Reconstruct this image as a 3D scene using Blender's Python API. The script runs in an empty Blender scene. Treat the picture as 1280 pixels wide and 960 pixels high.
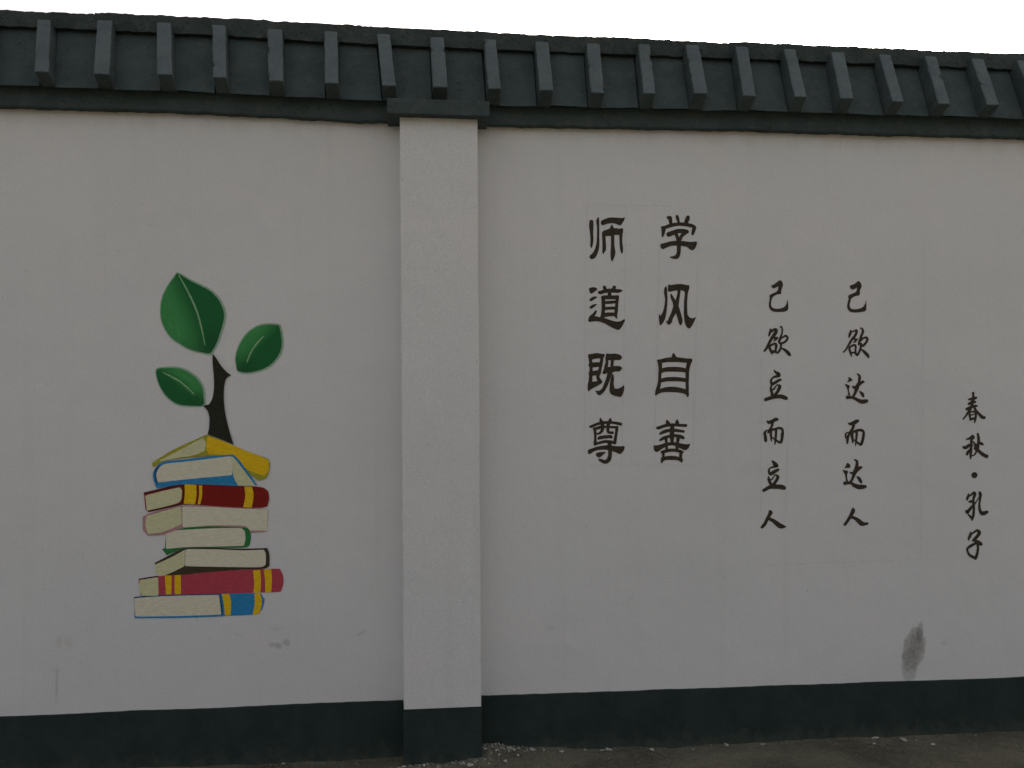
import bpy, bmesh, math, random
from mathutils import Vector, Matrix, noise
from mathutils.geometry import tessellate_polygon

random.seed(7)
scene = bpy.context.scene
C = scene.collection

# ------------------------------------------------------------------ camera
# wall plane is Y = 0, X runs along it to the right, Z up, camera on the -Y side
F = 1080.0
_d = Vector((10360.0, -4.0, 1080.0)).normalized()                 # wall direction seen by the camera (x right, y down, z forward)
_u = Vector((0.00351, 1.0, -0.03))                                # plumb line seen by the camera
_u = (_u - _u.dot(_d) * _d).normalized()
AX, AZ = _d, -_u
AY = AZ.cross(AX) * -1
AY = AX.cross(_u) * 1.0
if AY.z < 0:
    AY = -AY                                                      # points away from the camera
CAM = Vector((0.0, -3.75, 0.0))

def ray(px, py):
    v = Vector((px - 640.0, py - 480.0, F))
    return Vector((v.dot(AX), v.dot(AY), v.dot(AZ)))

def _ground_h():
    r = ray(640, 931)
    return -r.z / r.y * 3.75
CAM.z = _ground_h()

def W(px, py, Y=0.0):
    """point of the plane at depth Y that the photograph shows at (px, py)"""
    r = ray(px, py)
    t = (Y - CAM.y) / r.y
    return CAM + r * t

cam_data = bpy.data.cameras.new("camera")
cam = bpy.data.objects.new("camera", cam_data)
C.objects.link(cam)
cam_data.sensor_width = 36.0
cam_data.lens = F / 1280.0 * 36.0
cam_data.clip_start = 0.05
cam_data.clip_end = 3000.0
right = Vector((AX.x, AY.x, AZ.x)); down = Vector((AX.y, AY.y, AZ.y)); fwd = Vector((AX.z, AY.z, AZ.z))
m = Matrix((right, -down, -fwd)).transposed().to_4x4()
m.translation = CAM
cam.matrix_world = m
scene.camera = cam

# ------------------------------------------------------------------ sky, sun, exposure
SUN_EL, SUN_AZ = math.radians(24), math.radians(32)               # behind the wall, to the right
world = bpy.data.worlds.new("World")
scene.world = world
world.use_nodes = True
wn = world.node_tree
bg = wn.nodes["Background"]
sky = wn.nodes.new("ShaderNodeTexSky")
sky.sky_type = 'NISHITA'
sky.sun_disc = False
sky.sun_elevation = SUN_EL
sky.sun_rotation = SUN_AZ
sky.air_density = 1.0
sky.dust_density = 10.0
sky.ozone_density = 1.0
hs = wn.nodes.new("ShaderNodeHueSaturation")                      # a white, smoggy sky rather than a clear blue one
hs.inputs["Saturation"].default_value = 0.30
wm = wn.nodes.new("ShaderNodeMix"); wm.data_type = 'RGBA'; wm.blend_type = 'MULTIPLY'
wm.inputs[0].default_value = 1.0; wm.inputs[7].default_value = (1.0, 0.967, 0.936, 1)
wn.links.new(sky.outputs[0], hs.inputs["Color"])
wn.links.new(hs.outputs[0], wm.inputs[6])
wn.links.new(wm.outputs[2], bg.inputs[0])
bg.inputs[1].default_value = 0.15
sl = bpy.data.lights.new("sun", 'SUN')
sl.energy = 2.5
sl.angle = math.radians(0.5)
sl.color = (1.0, 0.93, 0.82)
so = bpy.data.objects.new("sun", sl)
C.objects.link(so)
sdir = Vector((math.sin(SUN_AZ) * math.cos(SUN_EL), math.cos(SUN_AZ) * math.cos(SUN_EL), math.sin(SUN_EL)))
so.rotation_euler = (-sdir).to_track_quat('-Z', 'Y').to_euler()
so.location = (4, 6, 6)
scene.view_settings.view_transform = 'Standard'
scene.view_settings.look = 'None'
scene.view_settings.exposure = 1.10
scene.view_settings.gamma = 1.0
scene.view_settings.use_curve_mapping = False

# ------------------------------------------------------------------ helpers
def link(o, parent=None):
    C.objects.link(o)
    if parent is not None:
        o.parent = parent
    return o

def mesh_obj(name, bm, mat, parent=None, smooth=False):
    me = bpy.data.meshes.new(name)
    bm.normal_update()
    bm.to_mesh(me)
    bm.free()
    if smooth:
        for p in me.polygons:
            p.use_smooth = True
    me.materials.append(mat)
    return link(bpy.data.objects.new(name, me), parent)

def thing(name, label, cat, group=None):
    o = bpy.data.objects.new(name, None)
    o.empty_display_size = 0.1
    link(o)
    o["label"] = label
    o["category"] = cat
    if group:
        o["group"] = group
    return o

def box_bm(x0, x1, y0, y1, z0, z1, cuts=0.0, bevel=0.0):
    bm = bmesh.new()
    bmesh.ops.create_cube(bm, size=1.0)
    for v in bm.verts:
        v.co = Vector((x0 + (v.co.x + .5) * (x1 - x0), y0 + (v.co.y + .5) * (y1 - y0), z0 + (v.co.z + .5) * (z1 - z0)))
    if cuts:
        slice_bm(bm, 0, x0, x1, cuts); slice_bm(bm, 1, y0, y1, cuts); slice_bm(bm, 2, z0, z1, cuts)
    if bevel:
        bmesh.ops.bevel(bm, geom=[e for e in bm.edges if e.is_manifold and e.calc_face_angle(0) > 0.5], offset=bevel, segments=2, affect='EDGES', profile=0.5)
    return bm

def slice_bm(bm, axis, a, b, step):
    n = max(1, int(round((b - a) / step)))
    no = Vector((0, 0, 0)); no[axis] = 1
    for i in range(1, n):
        co = Vector((0, 0, 0)); co[axis] = a + (b - a) * i / n
        bmesh.ops.bisect_plane(bm, geom=bm.verts[:] + bm.edges[:] + bm.faces[:], plane_co=co, plane_no=no, dist=1e-5)

def rough(bm, amp, scale, seed=0.0, axes=(1, 1, 1)):
    off = Vector((seed * 13.7, seed * 5.1, seed * 3.3))
    for v in bm.verts:
        n = noise.noise_vector(v.co * scale + off) + noise.noise_vector(v.co * scale * 2.7 + off) * 0.5
        v.co += Vector((n.x * axes[0], n.y * axes[1], n.z * axes[2])) * amp

# ------------------------------------------------------------------ materials
class NT:
    def __init__(self, name, rough_=0.9, spec=0.2):
        self.m = bpy.data.materials.new(name)
        self.m.use_nodes = True
        self.t = self.m.node_tree
        self.b = self.t.nodes["Principled BSDF"]
        self.b.inputs["Roughness"].default_value = rough_
        self.b.inputs["Specular IOR Level"].default_value = spec
        self.co = self.t.nodes.new("ShaderNodeTexCoord").outputs["Object"]
    def n(self, typ, **kw):
        nd = self.t.nodes.new(typ)
        for k, v in kw.items():
            setattr(nd, k, v)
        return nd
    def l(self, a, b):
        self.t.links.new(a, b)
    def noise(self, scale, detail=4, rgh=0.55, vec=None, dist=0.0):
        nd = self.n("ShaderNodeTexNoise")
        nd.inputs["Scale"].default_value = scale
        nd.inputs["Detail"].default_value = detail
        nd.inputs["Roughness"].default_value = rgh
        nd.inputs["Distortion"].default_value = dist
        self.l(vec or self.co, nd.inputs["Vector"])
        return nd.outputs["Fac"]
    def map(self, v, a, b, c=0.0, d=1.0, smooth=True):
        nd = self.n("ShaderNodeMapRange")
        nd.interpolation_type = 'SMOOTHSTEP' if smooth else 'LINEAR'
        self.l(v, nd.inputs[0])
        for i, x in zip((1, 2, 3, 4), (a, b, c, d)):
            nd.inputs[i].default_value = x
        return nd.outputs[0]
    def math(self, op, a, b=None):
        nd = self.n("ShaderNodeMath", operation=op)
        for i, x in enumerate((a, b)):
            if x is None: continue
            if isinstance(x, (int, float)): nd.inputs[i].default_value = x
            else: self.l(x, nd.inputs[i])
        return nd.outputs[0]
    def mix(self, fac, a, b):
        nd = self.n("ShaderNodeMix", data_type='RGBA')
        for i, x in ((0, fac), (6, a), (7, b)):
            if isinstance(x, (int, float)): nd.inputs[i].default_value = x
            elif isinstance(x, (tuple, list)): nd.inputs[i].default_value = (*x[:3], 1)
            else: self.l(x, nd.inputs[i])
        return nd.outputs[2]
    def color(self, c):
        if isinstance(c, (tuple, list)): self.b.inputs["Base Color"].default_value = (*c[:3], 1)
        else: self.l(c, self.b.inputs["Base Color"])
    def bump(self, *hs):
        prev = None
        for h, s, d in hs:
            nd = self.n("ShaderNodeBump")
            nd.inputs["Strength"].default_value = s
            nd.inputs["Distance"].default_value = d
            self.l(h, nd.inputs["Height"])
            if prev is not None: self.l(prev, nd.inputs["Normal"])
            prev = nd.outputs[0]
        self.l(prev, self.b.inputs["Normal"])
    def ellipse(self, cx, cz, rx, rz, ang=0.0, soft=0.35, wob=0.5, wscale=30.0):
        """soft-edged blotch on the wall plane"""
        mp = self.n("ShaderNodeMapping", vector_type='TEXTURE')
        mp.inputs["Location"].default_value = (cx, 0, cz)
        mp.inputs["Rotation"].default_value = (0, ang, 0)
        mp.inputs["Scale"].default_value = (rx, 1e3, rz)
        self.l(self.co, mp.inputs["Vector"])
        ln = self.n("ShaderNodeVectorMath", operation='LENGTH')
        self.l(mp.outputs[0], ln.inputs[0])
        w = self.math('MULTIPLY', self.math('SUBTRACT', self.noise(wscale, 3), 0.5), wob)
        return self.map(self.math('ADD', ln.outputs["Value"], w), 1 - soft, 1 + soft, 1.0, 0.0)

WHITE = (0.768, 0.745, 0.740)
def wall_material(name, stains=()):
    t = NT(name, 0.93, 0.15)
    big = t.noise(1.1, 3, 0.5)
    mid = t.noise(9.0, 5, 0.6)
    c = t.mix(t.map(big, .3, .7), tuple(x * 0.965 for x in WHITE), tuple(min(1, x * 1.015) for x in WHITE))
    c = t.mix(t.math('MULTIPLY', t.map(mid, .5, .75), 0.10), c, (0.60, 0.585, 0.555))
    fine = t.noise(420.0, 2, 0.6)
    c = t.mix(t.math('MULTIPLY', t.map(fine, .35, .7), 0.16), c, (0.42, 0.42, 0.41))
    grain = t.noise(165.0, 2, 0.7)                                 # roller stipple
    c = t.mix(t.math('MULTIPLY', t.map(grain, .3, .7), 0.42), c, (0.50, 0.505, 0.50))
    hue = t.noise(3.3, 4, .65)
    c = t.mix(t.math('MULTIPLY', t.map(hue, .45, .7), 0.25), c, (0.70, 0.72, 0.69))
    c = t.mix(t.math('MULTIPLY', t.map(hue, .5, .3), 0.22), c, (0.78, 0.72, 0.68))
    # faint rain streaks running down from the coping
    st = t.n("ShaderNodeMapping"); st.inputs["Scale"].default_value = (14, 1, 0.55); t.l(t.co, st.inputs["Vector"])
    c = t.mix(t.math('MULTIPLY', t.map(t.noise(1.0, 4, .6, st.outputs[0]), .52, .8), 0.13), c, (0.50, 0.485, 0.45))
    # sprinkled specks
    sp = t.noise(55.0, 2, .5)
    c = t.mix(t.math('MULTIPLY', t.map(sp, .70, .76), 0.35), c, (0.35, 0.32, 0.27))
    # brown grime seeping out under the coping
    sx = t.n("ShaderNodeSeparateXYZ"); t.l(t.co, sx.inputs[0])
    gm = t.n("ShaderNodeMapping"); gm.inputs["Scale"].default_value = (9, 1, 2.5); t.l(t.co, gm.inputs["Vector"])
    edge = t.math('ADD', sx.outputs["Z"], t.math('MULTIPLY', t.noise(1.0, 5, .7, gm.outputs[0]), .11))
    zt = W(640, 159).z
    c = t.mix(t.math('MULTIPLY', t.map(edge, zt - .02, zt + .075), .38), c, (.36, .28, .22))
    for (px, py, rx, rz, ang, col, amt, soft, wob, ws) in stains:
        p = W(px, py)
        e = t.ellipse(p.x, p.z, rx / 288.0, rz / 288.0, ang, soft, wob, ws)
        e = t.math('MULTIPLY', e, t.map(t.noise(ws * 3, 4, .7), .25, .7, .45, 1.0))
        c = t.mix(t.math('MULTIPLY', e, amt), c, col)
    t.color(c)
    t.bump((t.noise(2.2, 3), 0.35, 0.03), (t.noise(28.0, 4), 0.35, 0.004), (grain, 0.5, 0.0012))
    return t.m

DIRT = (0.16, 0.15, 0.125)
M_WALL_L = wall_material("white_wall_paint_left", [
    (340, 806, 3.5, 3, 0, DIRT, .34, .5, .6, 60), (348, 807, 4.5, 3.5, .3, DIRT, .42, .5, .8, 60), (358, 803, 4, 4.5, -.4, DIRT, .42, .5, .8, 60),
    (345, 786, 8, 2.5, 0, DIRT, .13, .6, .8, 50), (452, 791, 6, 1.8, -.5, DIRT, .22, .6, .8, 50), (298, 793, 5, 2, .5, DIRT, .14, .6, .8, 50),
    (74, 802, 3.5, 8, .1, (.33, .26, .19), .20, .6, .8, 40), (86, 803, 3.5, 7, -.3, (.33, .28, .2), .18, .6, .8, 40),
    (70, 838, 7, 2, 0, (.36, .26, .2), .15, .7, .8, 40), (71, 855, 1.5, 19, .02, (.30, .21, .15), .32, .6, .5, 40),
    (558, 540, 5, 30, 0, DIRT, .08, .7, .6, 30)])
M_WALL_R = wall_material("white_wall_paint_right", [
    (1142, 812, 14.5, 28, .22, (.14, .135, .11), .58, .16, .7, 24), (1150, 790, 4.5, 13, .15, (.12, .115, .10), .5, .3, .4, 35),
    (1145, 806, 9, 16, .2, (.12, .10, .085), .38, .4, .6, 35), (1137, 832, 11, 22, .02, (.17, .165, .14), .42, .16, .4, 30),
    (688, 785, 7, 3, .3, DIRT, .12, .6, .8, 40), (950, 590, 30, 9, .1, DIRT, .05, .7, .8, 30), (1180, 804, 5, 3, 0, (.35, .2, .15), .2, .6, .8, 40)])
M_PILLAR = wall_material("white_pillar_paint")

def grey_material(name, dark, light, pits=0.5, bumps=1.0, warm=(0.10, 0.095, 0.08)):
    t = NT(name, 0.88, 0.25)
    c = t.mix(t.map(t.noise(7.0, 5, .6), .3, .7), dark, light)
    c = t.mix(t.math('MULTIPLY', t.map(t.noise(24.0, 5, .65), .5, .75), .5), c, warm)
    pit = t.map(t.noise(70.0, 2, .5), .305, .36, 1.0, 0.0)
    c = t.mix(t.math('MULTIPLY', pit, pits), c, (0.008, 0.008, 0.008))
    fine = t.noise(300.0, 3, .6)
    c = t.mix(t.math('MULTIPLY', t.map(fine, .4, .7), .2), c, tuple(x * 1.8 for x in light))
    t.color(c)
    t.bump((t.noise(12.0, 4), .5 * bumps, .012), (t.noise(60.0, 4, .6), .6 * bumps, .005), (fine, .4 * bumps, .001))
    return t.m

M_COPING = grey_material("dark_grey_coping_paint", (0.038, 0.054, 0.053), (0.058, 0.077, 0.076))
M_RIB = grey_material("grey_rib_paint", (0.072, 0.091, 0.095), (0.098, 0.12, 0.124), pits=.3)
M_RIDGE = grey_material("weathered_ridge_paint", (0.031, 0.043, 0.042), (0.052, 0.067, 0.065), bumps=1.6, pits=.8)
def dusty(mat):
    """splashed mud and dust low on the base paint"""
    nt = mat.node_tree; b = nt.nodes["Principled BSDF"]
    src = b.inputs["Base Color"].links[0].from_socket
    tc = nt.nodes.new("ShaderNodeTexCoord"); sx = nt.nodes.new("ShaderNodeSeparateXYZ"); nt.links.new(tc.outputs["Object"], sx.inputs[0])
    nz = nt.nodes.new("ShaderNodeTexNoise"); nz.inputs["Scale"].default_value = 16; nz.inputs["Detail"].default_value = 6; nz.inputs["Roughness"].default_value = .7
    nt.links.new(tc.outputs["Object"], nz.inputs["Vector"])
    ad = nt.nodes.new("ShaderNodeMath"); ad.operation = 'MULTIPLY_ADD'; ad.inputs[1].default_value = -.28; nt.links.new(nz.outputs["Fac"], ad.inputs[0]); nt.links.new(sx.outputs["Z"], ad.inputs[2])
    mr = nt.nodes.new("ShaderNodeMapRange"); nt.links.new(ad.outputs[0], mr.inputs[0])
    for k, v in zip((1, 2, 3, 4), (-.20, -.11, .5, 0.0)): mr.inputs[k].default_value = v
    mx = nt.nodes.new("ShaderNodeMix"); mx.data_type = 'RGBA'; nt.links.new(mr.outputs[0], mx.inputs[0]); nt.links.new(src, mx.inputs[6]); mx.inputs[7].default_value = (.085, .085, .062, 1)
    nt.links.new(mx.outputs[2], b.inputs["Base Color"])
    return mat
M_BAND = grey_material("dark_green_grey_base_paint", (0.016, 0.028, 0.025), (0.025, 0.039, 0.036), pits=.15, bumps=.5, warm=(.036, .045, .038))
dusty(M_BAND)

def paint(name, col, var=0.25, spec=0.25):
    t = NT(name, 0.8, spec)
    st = t.n("ShaderNodeMapping"); st.inputs["Scale"].default_value = (1, 1, 3.5); st.inputs["Rotation"].default_value = (0, .5, 0); t.l(t.co, st.inputs["Vector"])
    br = t.noise(38.0, 5, .7, st.outputs[0])
    c = t.mix(t.map(br, .36, .66), tuple(x * (1 - var * 1.3) for x in col), tuple(min(.9, x * (1 + var * .8)) for x in col))
    fine = t.noise(420.0, 2, .6)
    c = t.mix(t.math('MULTIPLY', t.map(fine, .35, .7), .12), c, tuple(x * .5 + .02 for x in col))
    t.color(c)
    t.bump((t.noise(28.0, 4), 0.3, 0.004), (br, .3, .001))
    return t.m

INK = paint("dark_brown_lettering_paint", (0.050, 0.036, 0.022), .3)
PAL = dict(
    page=paint("cream_page_paint", (.74, .69, .53), .07), page2=paint("greenish_cream_page_paint", (.66, .64, .38), .07),
    yellow=paint("yellow_paint", (.87, .53, .008), .1), olive=paint("olive_paint", (.38, .36, .03), .15),
    blue=paint("blue_paint", (.03, .25, .52), .15), deepblue=paint("deep_blue_paint", (.02, .08, .2), .2), red=paint("red_paint", (.235, .010, .006), .12), dred=paint("dark_red_paint", (.10, .012, .010), .15),
    pink=paint("faded_pink_paint", (.48, .25, .26), .12), rose=paint("rose_paint", (.49, .060, .085), .12), green=paint("book_green_paint", (.025, .20, .05), .15),
    brown=paint("dark_brown_paint", (.06, .045, .022), .2), halo=paint("pale_green_edge_paint", (.33, .46, .33), .15),
    vein=paint("pale_green_vein_paint", (.26, .46, .24), .2), stem=paint("stem_black_brown_paint", (.024, .023, .013), .25),
    sketch=paint("pencil_line", (.645, .632, .615), .1))

def leaf_material(name, base, tip, lit):
    """hand-blended greens: dark on one side of the vein, mid green on the other"""
    t = NT(name, .75, .3)
    a, b = W(*base), W(*tip)
    ax = (b - a); L = ax.length; ax.normalize(); nx = Vector((ax.z, 0, -ax.x))
    def dot(v, off):
        d = t.n("ShaderNodeVectorMath", operation='DOT_PRODUCT')
        t.l(t.co, d.inputs[0]); d.inputs[1].default_value = v
        return t.math('SUBTRACT', d.outputs["Value"], off)
    side = dot(nx, nx.dot(a)); along = dot(ax, ax.dot(a))
    st = t.n("ShaderNodeMapping"); st.inputs["Rotation"].default_value = (0, -math.atan2(ax.x, ax.z), 0); t.l(t.co, st.inputs["Vector"])
    st2 = t.n("ShaderNodeMapping"); st2.inputs["Scale"].default_value = (6, 1, 1); t.l(st.outputs[0], st2.inputs["Vector"])
    br = t.noise(22.0, 4, .6, st2.outputs[0])
    s = t.math('ADD', t.math('DIVIDE', side, L), t.math('MULTIPLY', t.math('SUBTRACT', br, .5), .22))
    f = t.map(s, -lit * .22, lit * .06, 1.0, 0.0) if lit > 0 else t.map(s, -.06, .22)
    f = t.math('MULTIPLY', f, t.map(br, .2, .75, .55, 1.0))
    f = t.math('MULTIPLY', f, t.map(t.math('ABSOLUTE', t.math('DIVIDE', side, L)), .30, .46, 1.0, .35))
    c = t.mix(f, (.007, .120, .030), (.060, .31, .085))
    c = t.mix(t.math('MULTIPLY', t.map(along, 0, L * .35, 1, 0), .5), c, (.008, .06, .018))
    t.color(c)
    t.bump((br, .3, .001))
    return t.m

def soil_material():
    t = NT("bare_soil", 1.0, 0.1)
    c = t.mix(t.map(t.noise(2.5, 6, .6), .3, .7), (.12, .113, .082), (.22, .205, .15))
    c = t.mix(t.math('MULTIPLY', t.map(t.noise(22, 6, .7), .5, .75), .6), c, (.27, .25, .19))
    c = t.mix(t.math('MULTIPLY', t.map(t.noise(90, 3, .6), .60, .68), .6), c, (.04, .036, .03))
    c = t.mix(t.math('MULTIPLY', t.map(t.noise(130, 2, .6), .68, .73), .7), c, (.36, .35, .33))
    t.color(c)
    t.bump((t.noise(14, 6, .7), 1.0, .05), (t.noise(70, 5, .65), 1.0, .012))
    return t.m
M_SOIL = soil_material()

def crumb_material():
    t = NT("broken_white_plaster", .95, .1)
    c = t.mix(t.map(t.noise(60, 3), .35, .7), (.30, .29, .26), (.56, .55, .51))
    t.color(c); t.bump((t.noise(120, 3), .6, .003))
    return t.m
M_CRUMB = crumb_material()
def rubble_material():
    t = NT("mixed_plaster_rubble", .95, .1)
    c = t.mix(t.map(t.noise(40, 2), .42, .62), (.12, .115, .09), (.42, .41, .37))
    t.color(c); return t.m
M_RUBBLE = rubble_material()
M_PEBBLE = grey_material("grey_stone", (.12, .115, .10), (.22, .21, .19), pits=.2, warm=(.15, .13, .1))

# ------------------------------------------------------------------ measures of the wall
THICK = 0.24
XL, XR = W(0, 500).x - 3.0, W(1280, 500).x + 3.5
PIL0, PIL1 = 0.0, 0.0
PY = -0.125                                                        # pillar front
Z_BAND = 0.5 * (W(100, 891).z + W(1180, 848.3).z)
Z_TOP = W(640, 159).z
Z_TOPS = [(20, 136), (250, 143), (460, 154), (640, 159), (920, 164), (1250, 174)]
def interp(tab, x):
    if x <= tab[0][0]: return tab[0][1]
    for (a, b), (c, d) in zip(tab, tab[1:]):
        if x <= c: return b + (d - b) * (x - a) / (c - a)
    return tab[-1][1]
def ztab(pix, Y):
    return [(W(x, y, Y).x, W(x, y, Y).z) for x, y in pix]
def wob(x, s, seed):
    return noise.noise(Vector((x * s, seed, 0.3)))
def clip_to_int(p): return p

p0 = W(499.5, 148, PY); p1 = W(597, 148, PY); q0 = W(504.5, 886, PY); q1 = W(601.5, 883, PY)
Z_WALLTOP = Z_TOP + 0.12
SPLIT = 0.5 * (q0.x + q1.x)

# ---- left bay
bay_l = thing("wall_bay", "white plastered wall bay left of the pillar, painted with a seedling growing from stacked books", "wall", "white boundary wall bays")
bay_r = thing("wall_bay", "white plastered wall bay right of the pillar, lettered with columns of dark brushed characters", "wall", "white boundary wall bays")
def wall_face(x0, x1, mat, parent):
    mesh_obj("wall_face", box_bm(x0, x1, 0.0, THICK, -0.25, Z_WALLTOP), mat, parent)
wall_face(XL, SPLIT - .0005, M_WALL_L, bay_l)
wall_face(SPLIT + .0005, XR, M_WALL_R, bay_r)

def strip(name, x0, x1, yf, yb, zb, zt, mat, parent, seed, step=.02, amp_b=.0, amp_t=.004, bulge=.0015):
    """long slab with a hand-made upper and lower edge; zb, zt are functions of x"""
    bm = bmesh.new()
    n = max(2, int((x1 - x0) / step)); rows = []
    for i in range(n + 1):
        x = x0 + (x1 - x0) * i / n
        b = zb(x) + amp_b * (wob(x, 9, seed) + .6 * wob(x, 40, seed + 2)); t_ = zt(x) + amp_t * (wob(x, 3, seed + 5) + .5 * wob(x, 22, seed + 7))
        y = yf + bulge * wob(x, 4, seed + 9)
        ch = min(.004, (t_ - b) * .1)
        rows.append([bm.verts.new(c) for c in ((x, yb, b), (x, y + ch, b), (x, y, b + ch), (x, y, t_ - ch), (x, y + ch, t_), (x, yb, t_))])
    for a, b in zip(rows, rows[1:]):
        for k in range(6):
            bm.faces.new((a[k], a[(k + 1) % 6], b[(k + 1) % 6], b[k]))
    bm.faces.new(rows[0][::-1]); bm.faces.new(rows[-1])
    bmesh.ops.recalc_face_normals(bm, faces=bm.faces[:])
    return mesh_obj(name, bm, mat, parent)
band_z = lambda x: Z_BAND
strip("base_band", XL, SPLIT - .0005, -0.004, 0.01, lambda x: -.2, lambda x: W(0, 895).z + (W(500, 875).z - W(0, 895).z) * (x - W(0, 895).x) / (W(500, 875).x - W(0, 895).x), M_BAND, bay_l, 1.0, amp_t=.003)
strip("base_band", SPLIT + .0005, XR, -0.004, 0.01, lambda x: -.2, lambda x: W(602, 869.3).z + (W(1280, 846).z - W(602, 869.3).z) * (x - W(602, 869.3).x) / (W(1280, 846).x - W(602, 869.3).x), M_BAND, bay_r, 2.0, amp_t=.003)

# ------------------------------------------------------------------ brush work
def cat(pts, sub, closed=False):
    n = len(pts); out = []
    rng = range(n) if closed else range(n - 1)
    for i in rng:
        g = (lambda k: pts[k % n]) if closed else (lambda k: pts[max(0, min(n - 1, k))])
        a, b, c, d = g(i - 1), g(i), g(i + 1), g(i + 2)
        for s in range(sub):
            t = s / sub
            out.append(tuple(0.5 * ((2 * q) + (-p + r) * t + (2 * p - 5 * q + 4 * r - u) * t * t + (-p + 3 * q - 3 * r + u) * t ** 3) for p, q, r, u in zip(a, b, c, d)))
    if not closed: out.append(tuple(pts[-1]))
    return out

def add_poly(bm, pts, fr, Y):
    """fr = (x0, y0, scale) of the traced crop; pts in crop units"""
    co = [W(fr[0] + x / fr[2], fr[1] + y / fr[2], Y) for x, y in pts]
    vs = [bm.verts.new(c) for c in co]
    for tri in tessellate_polygon([co]):
        try: bm.faces.new([vs[i] for i in tri])
        except ValueError: pass

def round_poly(pts, sub=3, keep=.35):
    """smooth an outline lightly but keep its sharp corners"""
    out = []
    n = len(pts)
    for i in range(n):
        a, b, c = (Vector(pts[(i + k) % n]) for k in (-1, 0, 1))
        d1, d2 = (b - a), (c - b)
        if d1.length < 1e-6 or d2.length < 1e-6: continue
        ang = d1.angle(d2)
        if ang > 1.9: out.append(tuple(b)); continue
        k = keep if ang > .7 else .4
        p, q = b - d1 * k, b + d2 * k
        for s in range(sub + 1):
            t = s / sub
            out.append(tuple(p * (1 - t) ** 2 + b * 2 * t * (1 - t) + q * t * t))
    return out

def add_stroke(bm, pts, fr, Y):
    P = cat([tuple(map(float, p)) for p in pts], 5)
    n = len(P); Ls = []; Rs = []
    for i in range(n):
        a = Vector(P[max(0, i - 1)][:2]); b = Vector(P[min(n - 1, i + 1)][:2])
        t = (b - a)
        t = t.normalized() if t.length > 1e-6 else Vector((1, 0))
        nrm = Vector((-t.y, t.x)); w = (max(2.0, P[i][2]) + fr[2] * .28) * .5; p = Vector(P[i][:2])
        Ls.append((p + nrm * w, p, t, w)); Rs.append(p - nrm * w)
    quad = []
    mk = lambda v: bm.verts.new(W(fr[0] + v.x / fr[2], fr[1] + v.y / fr[2], Y))
    lv = [mk(l[0]) for l in Ls]; rv = [mk(r) for r in Rs]
    for i in range(n - 1):
        try: bm.faces.new((lv[i], lv[i + 1], rv[i + 1], rv[i]))
        except ValueError: pass
    for (i, sgn) in ((0, -1), (n - 1, 1)):                         # rounded ends
        _, p, t, w = Ls[i]; nrm = Vector((-t.y, t.x)); fan = []
        for k in range(1, 5):
            a = math.pi * k / 5
            fan.append(mk(p + nrm * (w * math.cos(a)) + t * (sgn * w * .8 * math.sin(a))))
        ring = [lv[i]] + fan + [rv[i]]
        try: bm.faces.new(ring)
        except ValueError: pass

def fix_facing(bm):
    for f in bm.faces:
        f.normal_update()
        if f.normal.y > 0: f.normal_flip()

def glyph(fr, shapes, label, parent, Y0=-0.0012):
    bm = bmesh.new()
    for i, s in enumerate(shapes):
        Y = Y0 - i * 0.00004
        if len(s[0]) == 3: add_stroke(bm, s, fr, Y)
        else: add_poly(bm, round_poly(s), fr, Y)
    fix_facing(bm)
    o = mesh_obj("painted_character", bm, INK, parent)
    o["label"] = label
    return o

GL = []
GL.append(("large brushed character 师", (725, 260, 12.8), [
 [(182,215,62),(181,290,66),(186,400,48),(192,500,46),(184,600,34),(183,636,10)],
 [(293,155,18),(284,210,46),(290,300,34),(290,450,34),(287,560,44),(272,650,58),(250,710,66),(220,760,76),(185,785,74)],
 [(335,215),(360,190),(400,178),(460,150),(560,152),(650,160),(700,155),(718,140),(712,190),(690,225),(660,270),(635,280),(570,250),(520,240),(440,250),(360,280),(340,265),(332,235)],
 [(352,390),(375,362),(420,350),(480,325),(500,268),(520,266),(540,325),(590,322),(640,335),(655,320),(690,322),(688,400),(660,430),(600,430),(550,430),(500,450),(420,445),(370,470),(350,420)],
 [(380,430,54),(386,550,50),(388,650,56),(376,700,36),(373,728,12)],
 [(514,360,70),(522,450,50),(524,600,52),(528,710,74),(520,780,56),(512,840,22)],
 [(665,345,52),(655,430,48),(655,540,40),(664,640,46),(670,700,30),(672,726,8)]]))
GL.append(("large brushed character 道", (725, 350, 13.71), [
 [(148,140),(190,128),(240,118),(290,140),(300,165),(250,200),(195,240),(165,210)],
 [(182,342,42),(225,315,50),(265,297,32),(292,292,8)], [(185,472,44),(225,445,46),(262,426,28),(286,418,6)],
 [(140,680),(160,620),(200,590),(235,560),(255,525),(280,510),(290,540),(275,580),(248,615),(340,637),(450,660),(560,700),(640,715),(700,705),(740,680),(765,665),(775,690),(740,760),(700,830),(655,860),(600,840),(500,790),(420,740),(330,710),(240,705),(160,722),(140,700)],
 [(325,205,40),(350,215,56),(430,190,60),(540,178,64),(640,188,60),(690,182,46),(724,182,12)],
 [(415,115,48),(430,155,56),(445,195,50)], [(590,115,50),(578,150,60),(545,190,60)], [(508,200,60),(506,270,56)],
 [(360,280),(400,262),(500,262),(620,262),(655,255),(672,285),(660,330),(430,330),(400,345),(370,320)],
 [(395,300,60),(402,400,60),(400,500,58),(388,600,60),(378,650,70)], [(638,300,60),(632,400,46),(620,520,56),(615,610,44),(630,654,16)],
 [(400,388,44),(500,382,48),(630,375,44)], [(400,488,46),(500,482,48),(620,478,44)], [(390,610,70),(490,588,66),(610,590,50)]]))
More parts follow.
